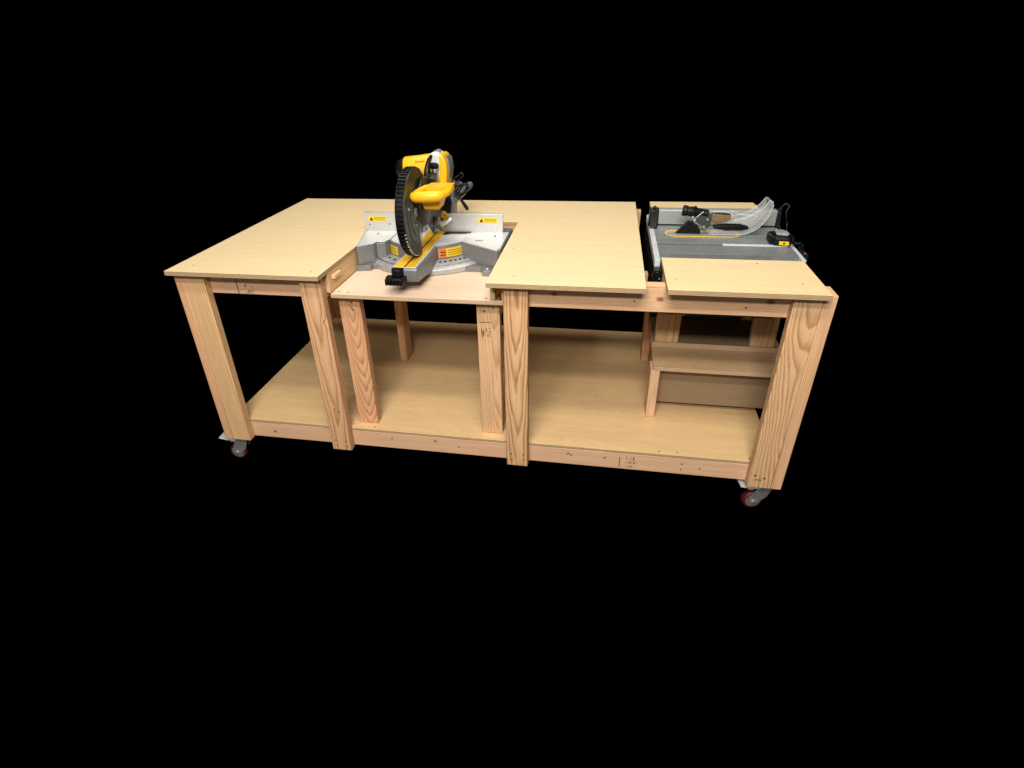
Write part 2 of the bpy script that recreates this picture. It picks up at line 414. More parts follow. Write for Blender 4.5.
# bottom rails
br1 = board('bottom_rail', .0385, W - .0385, .0385, .0765, .0025, SH - .0125, P(61, 'x', light=(.66, .45, .30), dark=(.47, .25, .14), pith=(-.04, .05), contrast=.5,
      knots=((-.019, -.005, -.96, .008), (-.019, .01, .52, .006), (-.019, .018, -.20, .007))))
board('bottom_rail', .0385, W - .0385, D - .032, D + .0055, .0025, SH - .0125, P(62, 'x'))
for x in (.046, W - .084): board('bottom_rail', x, x + .038, .077, D - .033, .0025, SH - .0125, P(63 + int(x), 'y'))
for x in (.56, 1.19, 1.80): board('joist', x, x + .038, .077, D - .033, .0025, SH - .0125, P(66 + int(x * 9), 'y'))

# screws on the lumber faces
LEGS = [o for o in bench.children if o.name.startswith('leg')]
def yscrew(parent, pts, y, r=.0035): screws(parent, [(x, y, z) for x, z in pts], 'y', r)
yscrew(LEGS[2], [(.553, .05), (.60, .045), (.555, .02), (.602, .018), (.59, .20)], 0)
yscrew(LEGS[3], [(1.335, .06), (1.385, .06), (1.337, .03), (1.387, .035)], 0)
yscrew(LEGS[1], [(W - .105, .06), (W - .07, .05)], 0, .0045)
yscrew(rt2, [(1.772, .745), (1.79, .78), (2.14, .737)], .0385)
yscrew(br1, [(1.58, .05), (2.02, .055), (2.02, .028), (2.09, .04), (.80, .055), (1.10, .04)], .0385)

def marks(parent, x0, x1, z0, z1, y, rows, seed, vert=False, line=None):
    """illegible lumber grade stamp: rows of short ink strokes"""
    rnd = random.Random(seed); m = MB()
    for (za, zb) in rows:
        x = x0
        while x < x1:
            w = rnd.uniform(.0025, .006)
            if rnd.random() < .8:
                h = (zb - za) * rnd.uniform(.55, 1.0)
                if rnd.random() < .5: m.box(x, x + w * .45, y - .0004, y, za, za + h)
                if rnd.random() < .7: m.box(x, x + w, y - .0004, y, za + h * .8, za + h)
                if rnd.random() < .7: m.box(x, x + w, y - .0004, y, za, za + h * .2)
                if rnd.random() < .4: m.box(x + w * .6, x + w, y - .0004, y, za + h * .3, zb)
            x += w + .0018
    if line: m.box(line[0], line[1], y - .0004, y, line[2], line[3])
    m.build('grade_stamp', STAMP, parent, 0, smooth=False)
marks(rt1, .272, .315, .72, .79, .0385, [(.762, .782), (.738, .756), (.712, .726)], 3, line=(.240, .2435, .709, .790))
marks(br1, 1.800, 1.835, .01, .07, .0385, [(.052, .068), (.034, .048), (.014, .026)], 5, line=(1.775, 1.778, .012, .062))
marks(br1, 1.555, 1.572, .03, .07, .0385, [(.052, .064)], 8)
marks(LEGS[1], W - .108, W - .078, .03, .06, 0, [(.036, .046)], 9)

# casters
def caster(cx, cy, ang, seedless=0):
    Rm = Matrix.Rotation(ang, 3, 'Z')
    def tr(m): m.v = [Rm @ v + Vector((cx, cy, 0)) for v in m.v]; return m
    c = MB()
    c.box(-.048, .048, -.040, .040, -.0045, -.0005)                              # mounting plate
    c.lathe((0, 0, -.0045), (0, 0, -.022), [(0, .030), (.5, .032), (1, .026)], 20)  # swivel raceway
    for s in (-1, 1):
        c.prism([(.034, -.018), (-.024, -.018), (-.052, -.080), (-.052, -.100), (-.042, -.113), (-.026, -.112), (.014, -.074)], 'y', s * .019, s * .0215)
    c.box(-.030, .026, -.0215, .0215, -.0225, -.0195)
    body = tr(c).build('caster', ZINC, bench, .001)
    ax = (-.034, -.098)
    w = MB(); w.lathe((ax[0], -.016, ax[1]), (ax[0], .016, ax[1]), [(0, .034), (.08, .038), (.25, .041), (.75, .041), (.92, .038), (1, .034)], 36)
    tr(w).build('tyre', REDW, body, 0)
    h = MB()
    for s in (-1, 1):
        h.lathe((ax[0], s * .0155, ax[1]), (ax[0], s * .0178, ax[1]), [(0, .0300), (.3, .0300), (.6, .027), (.61, .024), (.3, .022), (.32, .012)], 30)
    tr(h).build('hub', HUBG, body, .0004)
    a = MB(); a.cyl((ax[0], -.027, ax[1]), (ax[0], .027, ax[1]), .0085, n=6)
    tr(a).build('axle_bolt', STEEL, body, .0006)
    l = MB(); l.prism([(-.020, -.018), (-.066, -.016), (-.100, -.010), (-.102, -.015), (-.068, -.023), (-.020, -.025)], 'y', -.030, .024)
    l.box(-.060, -.040, -.012, .012, -.045, -.016)
    tr(l).build('brake_lever', ZINC2, body, .0015)
for a in ((.048, .050, R(4)), (W - .046, .060, R(10)), (.06, D - .03, R(-20)), (W - .06, D - .03, R(160))): caster(*a)

# ================================================================== MITRE SAW STAND
ms = thing('saw_stand', 'low plywood platform on 2x4 legs under the yellow mitre saw, sunk in the bench notch', 'saw stand', (.96, .40, SH))
ZP = .7275
m = MB(); m.box(XB + .002, 1.311, .0385, .7385, ZP - .0165, ZP - .0005, 0, 1)
m.v = [Vector((min(v.x, XD - .002 if v.y > .1 else v.x), v.y, v.z)) for v in m.v]
m = MB(); m.prism([(XB + .0012, .030), (1.310, .030), (1.310, .0375), (XD - .0012, .0376), (XD - .0012, .7385), (XB + .0012, .7385)], 'z', ZP - .017, ZP - .0005, 0, 1)
m.build('platform', [PLYP, EDGEL], ms, .001)
zt = ZP - .0175
g1 = board('leg', .6365, .7255, .0855, .1235, SH + .001, zt, P(71, 'z', light=(.66, .41, .24), dark=(.42, .19, .09), pith=(.01, .034), tilt=(.01, .09), spacing=.0055, contrast=.8), ms)
g2 = board('leg', 1.196, 1.285, .0855, .1235, SH + .001, zt, P(72, 'z', light=(.67, .46, .28), dark=(.46, .25, .12), pith=(.03, .05), tilt=(.03, .03), contrast=.7), ms)
board('leg', .6385, .6765, .660, .749, SH + .001, zt, P(73, 'z', light=(.62, .42, .25)), ms)
board('leg', 1.245, 1.283, .660, .749, SH + .001, zt, P(74, 'z'), ms)
board('side_rail', .6385, .6765, .124, .6595, zt - .089, zt, P(75, 'y', light=(.60, .42, .25)), ms)
board('side_rail', 1.245, 1.283, .124, .6595, zt - .089, zt, P(76, 'y'), ms)
yscrew(g1, [(.690, .672), (.694, .640)], .0855, .0045)
yscrew(g2, [(1.228, .690), (1.226, .660)], .0855, .0045)
marks(g2, 1.212, 1.250, .53, .60, .0855, [(.574, .590), (.555, .568)], 15, line=(1.206, 1.252, .612, .6145))
marks(g2, 1.212, 1.218, .53, .60, .0855, [(.552, .582)], 16)
pl = [o for o in ms.children if o.name.startswith('platform')][0]
screws(pl, [(1.243, .05, ZP - .0005), (.66, .06, ZP - .0005), (.70, .055, ZP - .0005)], 'z', .004)

# ================================================================== TABLE SAW STAND
ts = thing('saw_stand', 'box-like 2x4 and plywood stand with a low front shelf, under the table saw', 'saw stand', (2.14, .62, SH))
zq = .346
m = MB(); m.box(1.895, 2.425, .300, .810, zq - .0165, zq, 0, 1); m.build('shelf', [PLYC, EDGEL], ts, .001)
board('leg', 1.885, 1.923, .3005, .3895, SH + .001, zq - .017, P(81, 'z', light=(.66, .47, .31), dark=(.52, .30, .17), contrast=.45), ts)
board('leg', 2.326, 2.364, .430, .519, SH + .001, zq - .017, P(82, 'z'), ts)
board('leg', 1.884, 1.922, .815, .904, SH + .001, .655, P(83, 'z', light=(.56, .36, .20)), ts)
board('leg', 2.326, 2.364, .70, .789, SH + .001, zq - .017, P(84, 'z'), ts)
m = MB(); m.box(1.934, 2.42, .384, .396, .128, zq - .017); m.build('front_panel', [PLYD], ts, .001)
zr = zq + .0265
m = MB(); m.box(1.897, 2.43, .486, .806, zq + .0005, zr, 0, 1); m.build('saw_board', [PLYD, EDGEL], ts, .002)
for x, y, sd in ((1.905, .4865, 87), (2.300, .4865, 88), (1.930, .765, 89), (2.310, .765, 90)):
    board('post', x, x + .100, y, y + .038, zr + .0005, .5195, P(sd, 'z', light=(.64, .45, .24) if sd == 87 else (.60, .40, .24), dark=(.38, .21, .085), pith=(.01, .03), contrast=.85), ts)
for x in (1.925, 2.306): board('bearer', x, x + .074, .4865, .800, .520, .558, P(91 + int(x), 'y'), ts)

# ================================================================== MITRE SAW
S = thing('mitre_saw', 'yellow and silver sliding compound mitre saw with black ribbed blade guard', 'mitre saw', (.92, .50, ZP))
cx, cy, zb = .912, .537, ZP
zd = ZP + .0955
base = MB()
lw = [(.649, .300), (.706, .346), (.711, .372), (.746, .377), (.759, .409), (.759, .64), (.645, .64)]
rw = [(1.068, .413), (1.240, .302), (1.253, .32), (1.253, .64), (1.068, .64)]
base.prism(lw, 'z', zb + .022, zd); base.prism(rw, 'z', zb + .022, zd)
base.box(.759, 1.068, .59, .64, zb + .02, zd - .001)
base.prism([(.637, .290), (.700, .298), (.704, .322), (.738, .325), (.765, .36), (.765, .645), (.637, .645)], 'z', zb, zb + .0225)
base.prism([(1.055, .34), (1.098, .326), (1.168, .326), (1.184, .280), (1.216, .280), (1.226, .312), (1.2535, .318), (1.2535, .645), (1.055, .645)], 'z', zb, zb + .0225)
base.prism([(.649, .302), (.706, .348), (.711, .374), (.746, .379), (.757, .409), (.757, .56), (.602, .56), (.600, .525)], 'z', zd + .0012, zd + .0045)
base_o = base.build('base', CAST, S, .003, 3)
q = MB(); q.cyl((1.200, .298, zb + .0225), (1.200, .298, zb + .028), .009, n=12); q.build('foot_bolt', STEEL, base_o, .001)
dp = MB(); e = .004
lt_ = [(.6515, .306), (.7045, .350), (.709, .377), (.744, .382), (.7545, .411), (.7545, .555), (.606, .555), (.604, .525)]
rt_ = [(1.0715, .418), (1.238, .307), (1.249, .323), (1.249, .555), (1.0715, .555)]
dp.prism(lt_, 'z', zd + .0046, zd + .0056); dp.build('deck_plate', CAST2, base_o, .0006)
dp = MB(); dp.prism(rt_, 'z', zd + .0002, zd + .0056); dp.build('deck_plate', CAST2, base_o, .0006)
dk = MB(); dk.prism([(.968, .500), (1.005, .524), (1.085, .530), (1.085, .545), (.968, .545)], 'z', zd + .0058, zd + .0072)
dk.build('gap_shadow', BLK, base_o, .0005)  # thin black slab laid on the deck as the shadow line by the fence
for x0, x1 in ((.672, .677), (1.196, 1.202)):
    q = MB(); q.box(x0, x1, .480, .505, zd + .0057, zd + .0062); q.build('clamp_slot', BLK, base_o, 0)
q = MB(); q.box(1.128, 1.160, .420, .426, zd + .0057, zd + .0062); q.build('clamp_slot', BLK, base_o, 0)

# mitre scale ring
def ringsolid(mb, prof, a0, a1, n=48, m=0):
    """profile of (radius, z) swept round the turntable axis"""
    vs = []; k = len(prof)
    for i in range(n + 1):
        a = a0 + (a1 - a0) * i / n
        for r, z in prof: vs.append((cx + r * math.sin(a), cy - r * math.cos(a), z))
    fs = [tuple(range(k))[::-1], tuple(n * k + j for j in range(k))]
    for i in range(n):
        for j in range(k): fs.append((i * k + j, i * k + (j + 1) % k, (i + 1) * k + (j + 1) % k, (i + 1) * k + j))
    mb.add(vs, fs, m)
sc_ = MB()
ringsolid(sc_, [(.18, zb + .001), (.283, zb + .001), (.285, zb + .022), (.277, zb + .027), (.215, zb + .040), (.18, zb + .040)], R(-60), R(62))
ring_o = sc_.build('mitre_scale', paint('scale_casting', (.40, .40, .405), .38, .35, .5, .1, .1, 60), S, .0015, 2)
for k in range(-24, 27):
    a = R(k * 2.2)
    if abs(k) < 7: continue
    L = .018 if k % 3 == 0 else .010
    tk = MB()
    tk.obox((cx + .258 * math.sin(a), cy - .258 * math.cos(a), zb + .0320), (.0026, L, .0012), Matrix.Rotation(a, 3, 'Z') @ Matrix.Rotation(R(-12), 3, 'X'))
    tk.build('scale_mark', INK, ring_o, 0, smooth=False)
for k in (10, 12.5, 15, 17.5, 20, 22.5, -14, -18):
    a = R(k * 2.2); hl = MB()
    hl.lathe((cx + .228 * math.sin(a), cy - .228 * math.cos(a), zb + .034), (cx + .228 * math.sin(a), cy - .228 * math.cos(a), zb + .0393), [(0, .0065), (1, .006)], 12)
    hl.build('scale_hole', SMOKE, ring_o, 0)
# turntable
tt = MB(); tt.lathe((cx, cy, zb + .03), (cx, cy, zd + .0008), [(0, .200), (.93, .199), (1, .195)], 72)
tt_o = tt.build('turntable', CAST, S, 0)
tt = MB(); tt.lathe((cx, cy, zd + .0009), (cx, cy, zd + .0022), [(0, .194), (.5, .194), (1, .192)], 72); tt.build('turntable_face', CAST2, tt_o, 0)
def band(mb, r, a0, a1, z0, z1, n=16): ringsolid(mb, [(r, z0), (r + .0008, z0), (r + .0008, z1), (r, z1)], a0, a1, n)
q = MB(); band(q, .2002, R(22), R(56), zb + .046, zb + .084); lab_o = q.build('warning_label', LABEL, tt_o, 0)
q = MB(); band(q, .2011, R(22.5), R(31), zb + .0465, zb + .0835); q.build('label_block', ORANGE, lab_o, 0)
q = MB()
for j in range(3): band(q, .2011, R(33), R(54 - j), zb + .054 + j * .0092, zb + .0558 + j * .0092)
for j in range(2): band(q, .2020, R(24), R(30), zb + .055 + j * .012, zb + .059 + j * .012)
q.build('label_text', INK, lab_o, 0)
q = MB(); band(q, .2002, R(-55), R(-33), zb + .046, zb + .082); lab2 = q.build('warning_label', LABEL, tt_o, 0)
q = MB()
for j in range(3): band(q, .2011, R(-52), R(-36), zb + .054 + j * .0090, zb + .0555 + j * .0090)
q.build('label_text', INK, lab2, 0)
# table arm running forward, with the yellow kerf plate
ar = MB()
ar.prism([(.072, zd - .050), (.085, zd - .056), (.30, zd - .080), (.45, zd - .080), (.45, zd), (.072, zd)], 'x', .876, .982)
arm_o = ar.build('table_arm', CAST, S, .009, 4)
ar = MB(); ar.box(.8835, .9745, .080, .36, zd + .0002, zd + .0024); ar.build('arm_face', CAST2, arm_o, .0008)
kp = MB(); kp.box(.8895, .9265, .082, .56, zd + .0026, zd + .0046); kp.build('kerf_plate', YEL2, arm_o, .0008)
kp = MB(); kp.box(.9335, .9655, .080, .56, zd + .0026, zd + .0046); kp.build('kerf_plate', YEL2, arm_o, .0008)
ks = MB(); ks.box(.927, .933, .082, .56, zd + .0026, zd + .0030); ks.build('kerf_slot', BLKR, arm_o, 0)
kn = MB()
kn.prism([(.862, .075), (.862, .050), (.868, .034), (.880, .028), (.922, .028), (.934, .036), (.938, .075)], 'z', zd - .052, zd - .026)
kn.prism([(.884, .110), (.884, .062), (.892, .046), (.920, .046), (.928, .062), (.928, .110)], 'z', zd - .026, zd + .0015)
for k in range(5): kn.cyl((.872 + k * .0135, .030, zd - .052), (.872 + k * .0135, .030, zd - .027), .0065, n=10)
kn.build('lock_handle', BLK, arm_o, .004, 3)
# fences
FY = .548
def fence(x0, x1, mk):
    f = MB(); f.prism([(x0 + .004, zd + .0045), (x1 - .002, zd + .0045), (x1, zd + .084), (x0, zd + .084)], 'y', FY, FY + .015)
    f.box(x0 + .004, x1 - .002, FY + .015, FY + .035, zd + .0045, zd + .03)
    for x in (x0 + .025, x1 - .028): f.cyl((x, FY + .0075, zd + .084), (x, FY + .0075, zd + .088), .006, n=12)
    o = f.build('fence', FENCE, S, .0015, 2)
    lx = x0 + .022 if mk == 0 else x1 - .108
    q = MB(); q.box(lx, lx + .084, FY - .0008, FY, zd + .046, zd + .068); l = q.build('warning_label', LABEL, o, 0)
    q = MB(); q.prism([(lx + .005, zd + .049), (lx + .023, zd + .049), (lx + .014, zd + .065)], 'y', FY - .0016, FY - .0008); q.build('warning_triangle', INK, l, 0)
    q = MB()
    rnd = random.Random(mk)
    for j in range(3):
        x = lx + .027
        while x < lx + .076:
            w = rnd.uniform(.004, .010); q.box(x, min(x + w, lx + .080), FY - .0016, FY - .0008, zd + .0505 + j * .0055, zd + .0522 + j * .0055); x += w + .002
    q.build('label_text', SMOKE, l, 0)
    for (x, z) in (((x0 + .025), zd + .030), (x1 - .26 if mk else x0 + .12, zd + .034)):
        q = MB(); q.cyl((x, FY, z), (x, FY - .0008, z), .003, n=10); q.build('fence_screw', BLK, o, 0)
fence(.593, .872, 0); fence(.945, 1.225, 1)
fb = MB(); fb.box(.650, .872, FY + .013, FY + .05, zd + .0046, zd + .0075); fb.box(.945, 1.248, FY + .003, FY + .05, zd, zd + .004); fb.build('fence_base', CAST, S, .001)

# saw head -------------------------------------------------------
bc = Vector((.935, .222, .995)); br = .151; GX = bc.x - .918; GR = .1585
bl = MB()
n = 60; vs = []
for x in (bc.x - .0012, bc.x + .0014):
    for k in range(n):
        for dr, da in ((0, 0), (-.007, .35)):
            a = 2 * math.pi * (k + da) / n; r = br + dr
            vs.append((x, bc.y + r * math.cos(a), bc.z + r * math.sin(a)))
m2 = 2 * n
bl.add(vs, [list(range(m2))[::-1], list(range(m2, 2 * m2))] + [(k, (k + 1) % m2, m2 + (k + 1) % m2, m2 + k) for k in range(m2)])
blade = bl.build('saw_blade', STEEL, S, 0)
q = MB(); q.lathe((bc.x + .0014, bc.y, bc.z), (bc.x + .020, bc.y, bc.z), [(0, .034), (.4, .034), (.45, .018), (1, .016)], 24); q.build('arbor', MGREY, blade, .0008)
# lower guard: ribbed rim wrapping the front of the blade, with two side shells
gd = MB()
g0, g1 = R(62), R(272)
def fan(mb, x0, x1, r0, r1, a0, a1, nn=40):
    vs = []
    for k in range(nn + 1):
        a = a0 + (a1 - a0) * k / nn
        for x, r in ((x0, r0), (x0, r1), (x1, r1), (x1, r0)): vs.append((x, bc.y + r * math.cos(a), bc.z + r * math.sin(a)))
    fs = [(0, 1, 2, 3), tuple(nn * 4 + j for j in (3, 2, 1, 0))]
    for k in range(nn):
        for j in range(4): fs.append((k * 4 + j, k * 4 + (j + 1) % 4, (k + 1) * 4 + (j + 1) % 4, (k + 1) * 4 + j))
    mb.add(vs, fs)
nr = 36
for k in range(nr):
    a = g0 + (g1 - g0) * (k + .5) / nr
    gd.obox((bc.x + .002, bc.y + GR * math.cos(a), bc.z + GR * math.sin(a)), (.028, .0082, .0085), Matrix.Rotation(a + math.pi / 2, 3, 'X'))
fan(gd, .907 + GX, .9305 + GX, GR - .005, GR - .0025, g0, g1, 60)
guard = gd.build('blade_guard', BLK, S, .0010)
gs = MB()
fan(gs, .904 + GX, .9065 + GX, .06, GR + .001, g0, g1); gs.build('guard_shell', SMOKE, guard, .0008)
gs = MB(); fan(gs, .9335 + GX, .9375 + GX, .050, GR + .001, R(48), R(276)); shell_o = gs.build('guard_shell', SMOKE, guard, .0010)
for r0, r1, a0, a1 in ((.080, .087, 75, 262), (.112, .118, 85, 262), (GR - .007, GR + .0013, 62, 272)):
    q = MB(); fan(q, .9375 + GX, .9395 + GX, r0, r1, R(a0), R(a1)); q.build('guard_rib', DGREY, shell_o, .0004)
for k in range(13):
    a = R(196 + k * 5.2)
    q = MB(); q.obox((.9345 + GX, bc.y + GR * math.cos(a), bc.z + GR * math.sin(a)), (.0072, .0050, .0085), Matrix.Rotation(a + math.pi / 2 + .25, 3, 'X'))
    q.build('tooth_glint', STEEL, blade, .0006)  # steel blocks added on the guard rim to shape the blade's glints
# gear housing behind the guard
uh = MB()
uh.prism([(.20, 1.055), (.27, 1.105), (.40, 1.105), (.49, 1.04), (.51, .94), (.47, .875), (.38, .865), (.31, .93), (.22, .97)], 'x', bc.x + .024, bc.x + .034)
uh.lathe((bc.x + .022, bc.y + .07, bc.z), (bc.x + .044, bc.y + .07, bc.z), [(0, .070), (.6, .066), (1, .050)], 28)
uh.prism([(.36, 1.09), (.44, 1.12), (.50, 1.10), (.52, .98), (.44, .96)], 'x', .960, .990)
uh_o = uh.build('gear_housing', SMOKE, S, .005, 3)
for p0, x1, r in (((bc.x + .034, .40, .915), bc.x + .050, .018), ((bc.x + .034, .43, .965), bc.x + .046, .013), ((bc.x + .034, .38, .885), bc.x + .041, .009)):
    q = MB(); q.cyl(p0, (x1, p0[1], p0[2]), r, n=20); q.build('housing_bolt', CAST, uh_o, .002)
q = MB(); q.cyl((bc.x + .0215, .115, 1.030), (bc.x + .025, .115, 1.030), .005, n=10); q.build('guard_screw', STEEL, guard, .0005)
# D-handle
HO = Vector((.018, -.055, .011))
hd = MB()
hd.tube([(.946, .222, 1.054), (.960, .203, 1.056), (1.00, .198, 1.058), (1.040, .202, 1.060), (1.056, .218, 1.061)], .021, 14, radii=[.015, .020, .021, .020, .015])
hd.tube([(.946, .220, 1.055), (.946, .25, 1.058), (.956, .29, 1.062), (.968, .32, 1.064)], .012, 12)
hd.tube([(1.056, .220, 1.061), (1.064, .25, 1.062), (1.064, .29, 1.064), (1.060, .32, 1.066)], .013, 12)
hd.prism([(.962, .30), (1.066, .30), (1.062, .375), (.972, .375)], 'z', 1.048, 1.072)
hd.v = [v + HO for v in hd.v]
hd.build('handle', YEL, S, .006, 3)
q = MB(); q.prism([(.966, .225), (1.046, .225), (1.044, .325), (.972, .325)], 'z', 1.042, 1.002, taper=(.72, 1.003, .27)); q.v = [v + HO for v in q.v]; nb = q.build('handle_base', YEL, S, .006, 3)
q = MB(); q.prism([(.985, 1.008), (1.022, 1.008), (1.026, 1.022), (.983, 1.022)], 'y', .236, .2405); q.v = [v + HO for v in q.v]; q.build('handle_recess', ORANGE, nb, .0005)
q = MB(); q.prism([(.966, .230), (1.046, .230), (1.046, .296), (.968, .296)], 'z', 1.0425, 1.047); q.v = [v + HO for v in q.v]; q.build('trigger', paint('red_brown_trigger', (.30, .10, .010), .5), S, .003)
# motor
mo = MB()
ma, mb_ = Vector((.848, .445, 1.112)), Vector((.965, .450, 1.122))
mo.lathe(ma, mb_, [(0, .0425), (.06, .0455), (.6, .0455), (.75, .047), (1, .047)], 28)
mo.prism([(.905, 1.050), (.950, 1.046), (.950, 1.12), (.900, 1.12)], 'y', .414, .48)
mo_o = mo.build('motor', YEL, S, .004, 3)
q = MB(); d = (ma - mb_).normalized()
q.lathe(ma + d * .0005, ma + d * .034, [(0, .0415), (.35, .040), (.8, .033), (1, .022)], 28)
for k in range(12):
    a = k * math.pi / 6; q.cyl(ma + d * .016 + Vector((0, math.cos(a), math.sin(a))) * .036, ma + d * .030 + Vector((0, math.cos(a), math.sin(a))) * .028, .003, n=6)
q.build('motor_cap', BLK, mo_o, .002)
q = MB(); q.cyl((.918, .4135, 1.092), (.918, .405, 1.092), .012, n=20); q.build('brush_cap', BLK, mo_o, .001)
q = MB(); q.cyl((.925, .4135, 1.066), (.925, .410, 1.066), .005, n=12); q.build('motor_screw', BLK, mo_o, .001)
rnd = random.Random(4)
for k in range(7):
    x = .906 + k * .0056; a = R(32)
    q = MB(); q.obox((x, .4475 - .0467 * math.cos(a), 1.1165 + (x - .848) * .085 + .0467 * math.sin(a) - .003), (.0034, .0016, rnd.uniform(.004, .006) if k else .010), Matrix.Rotation(-a, 3, 'X'))
    q.build('motor_lettering', REDINK, mo_o, 0, smooth=False)
# arched head beside the motor: silver shell, yellow cover, black lever and knob
hd2 = MB()
def arch(x0, x1, z0, z1, n=14):
    r = (x1 - x0) / 2; c = (x0 + x1) / 2
    return [(x0, z0), (x1, z0)] + [(c + r * math.cos(math.pi * k / n), z1 - r + r * math.sin(math.pi * k / n)) for k in range(n + 1)]
hd2.prism(arch(.946, 1.010, 1.040, 1.176), 'y', .425, .50)
a_o = hd2.build('head_shell', CAST2, S, .006, 3)
q = MB(); q.prism([(.990, 1.06), (1.020, 1.05), (1.026, 1.10), (1.024, 1.140), (1.014, 1.163), (.998, 1.171), (.996, 1.10)], 'y', .418, .515); q.build('head_cover', YEL, a_o, .007, 3)
q = MB(); q.prism([(1.010, 1.06), (1.025, 1.07), (1.031, 1.11), (1.027, 1.145), (1.016, 1.158)], 'y', .45, .52); q.build('head_side', CAST, a_o, .004, 3)
q = MB(); q.tube([(.955, .40, 1.04), (.953, .392, 1.08), (.954, .395, 1.115), (.958, .415, 1.150), (.972, .44, 1.170)], .009, 10, radii=[.017, .016, .013, .008, .006])
q.build('head_lever', BLK, a_o, .001)
q = MB(); q.lathe((.958, .415, 1.128), (.995, .402, 1.130), [(0, .010), (.3, .0125), (.8, .0125), (1, .009)], 16); q.build('head_knob', BLK, a_o, .001)
q = MB(); q.lathe((.982, .408, 1.055), (.982, .408, 1.118), [(0, .012), (.6, .012), (.7, .009), (1, .009)], 16); q.build('spring_tube', STEEL, a_o, .001)
q = MB(); q.cyl((.988, .46, 1.172), (.988, .46, 1.183), .009, n=16); q.build('cap_screw', CAST, a_o, .001)
# yoke and pivot behind the blade
pv = MB()
pv.prism([(.978, .86), (1.006, .86), (1.008, 1.03), (.982, 1.04)], 'y', .57, .63)
pv.prism([(.925, .83), (1.0, .83), (.99, .87), (.94, .875)], 'y', .575, .67)
pv.cyl((.95, .60, .95), (.95, .93, .95), .016, n=18); pv.cyl((1.00, .60, .95), (1.00, .93, .95), .016, n=18)
pv_o = pv.build('slide_yoke', CAST, S, .003)
q = MB(); q.prism([(.945, .86), (.985, .875), (1.0, .95), (.985, 1.02), (.95, 1.0), (.935, .92)], 'y', .553, .569); q.build('yoke_cover', BLK, pv_o, .003)
q = MB(); q.lathe((.958, .553, .895), (.958, .540, .895), [(0, .026), (.7, .025), (1, .021)], 24)
pk_o = q.build('bevel_plate', paint('ochre_plate', (.55, .33, .015), .45), pv_o, .001)
for x, z, r in ((.957, .886, .006), (.971, .901, .003), (.948, .906, .003)):
    q = MB(); q.cyl((x, .540, z), (x, .5385, z), r, n=10); q.build('bevel_bolt', INK, pk_o, 0)
q = MB(); q.tube([(.925, .535, .874), (.955, .525, .866), (.985, .53, .876), (1.0, .54, .890)], .008, 8); q.build('bevel_lever', CAST2, pv_o, 0)
# bundled cord
cb = MB()
DX, DY, DZ = -.032, -.02, -.012
def C3(x, y, z): return (x + DX, y + DY, z + DZ)
cb.tube([C3(1.012, .56, 1.035), C3(1.03, .60, 1.05), C3(1.055, .62, 1.066), C3(1.070, .62, 1.078), C3(1.080, .62, 1.070), C3(1.06, .625, 1.052), C3(1.03, .63, 1.03)], .0040, 10)
for k in range(4):
    c = Vector(C3(1.066, .62 + k * .008, 1.012 - k * .004)); rx_, rz_ = .036 - k * .004, .018 + k * .005
    cb.tube([c + Vector((rx_ * math.cos(t), .006 * math.sin(2 * t + k), rz_ * math.sin(t + .35 * k))) for t in [2 * math.pi * j / 10 for j in range(10)]], (.0030), 8, closed=True, sub=4)
cb.tube([C3(1.03, .60, .995), C3(1.055, .60, .985), C3(1.075, .60, .968), C3(1.092, .60, .945), C3(1.098, .60, .934), C3(1.092, .60, .930), C3(1.080, .60, .950), C3(1.066, .60, .972)], .0040, 8)
cb.tube([C3(1.035, .60, 1.02), C3(1.02, .59, .985), C3(1.00, .58, .955), C3(.985, .58, .93)], .005, 8)
cord = cb.build('power_cord', BLKR, S, 0)
q = MB(); q.obox(C3(1.044, .592, 1.040), (.008, .010, .016), Matrix.Rotation(R(35), 3, 'Y')); q.build('plug', MGREY, cord, .001)
q = MB(); q.obox(C3(1.060, .60, 1.040), (.010, .012, .018), Matrix.Rotation(R(-15), 3, 'Y')); q.build('plug', DGREY, cord, .001)

# ================================================================== TABLE SAW
TS = thing('table_saw', 'grey topped portable table saw with black body and tall rip fence, beside the right end', 'table saw', (2.11, .62, .558))
zt_ = ZT
tb = MB()
prof = [(.297, .795), (.297, .803), (.342, .803), (.342, zt_), (.451, zt_), (.451, zt_ - .011), (.474, zt_ - .011), (.474, zt_), (.545, zt_), (.545, zt_ - .0012), (.549, zt_ - .0012), (.549, zt_), (.655, zt_), (.655, zt_ - .0012), (.659, zt_ - .0012), (.659, zt_), (.905, zt_), (.905, .795)]
tb.prism(prof, 'x', 1.8655, 2.365)
tb_o = tb.build('saw_table', GREYTOP, TS, .001)
q = MB(); q.box(1.8705, 2.36, .4515, .4735, zt_ - .0108, zt_ - .0059); q.build('mitre_slot', BLKR, tb_o, 0)
q = MB(); q.box(1.90, 2.27, .300, .3415, .8032, .8060); q.build('front_trim', BLKR, tb_o, .0005)
q = MB(); q.box(1.845, 1.865, .252, .905, .795, zt_ + .0005); q.box(1.850, 1.860, .252, .905, zt_ + .0005, zt_ + .002); rl = q.build('fence_rail', SILV, TS, .0015)
q = MB(); q.box(2.3655, 2.379, .300, .905, .790, zt_ - .001); q.build('fence_rail', SILV, TS, .0015)
q = MB(); q.box(1.840, 1.872, .205, .251, .76, .800); q.prism([(.19, .62), (.24, .61), (.25, .76), (.215, .76), (.19, .70)], 'x', 1.845, 1.870); q.cyl((1.856, .205, .785), (1.856, .197, .785), .012, n=16)
q.build('rail_bracket', BLK, rl, .002)
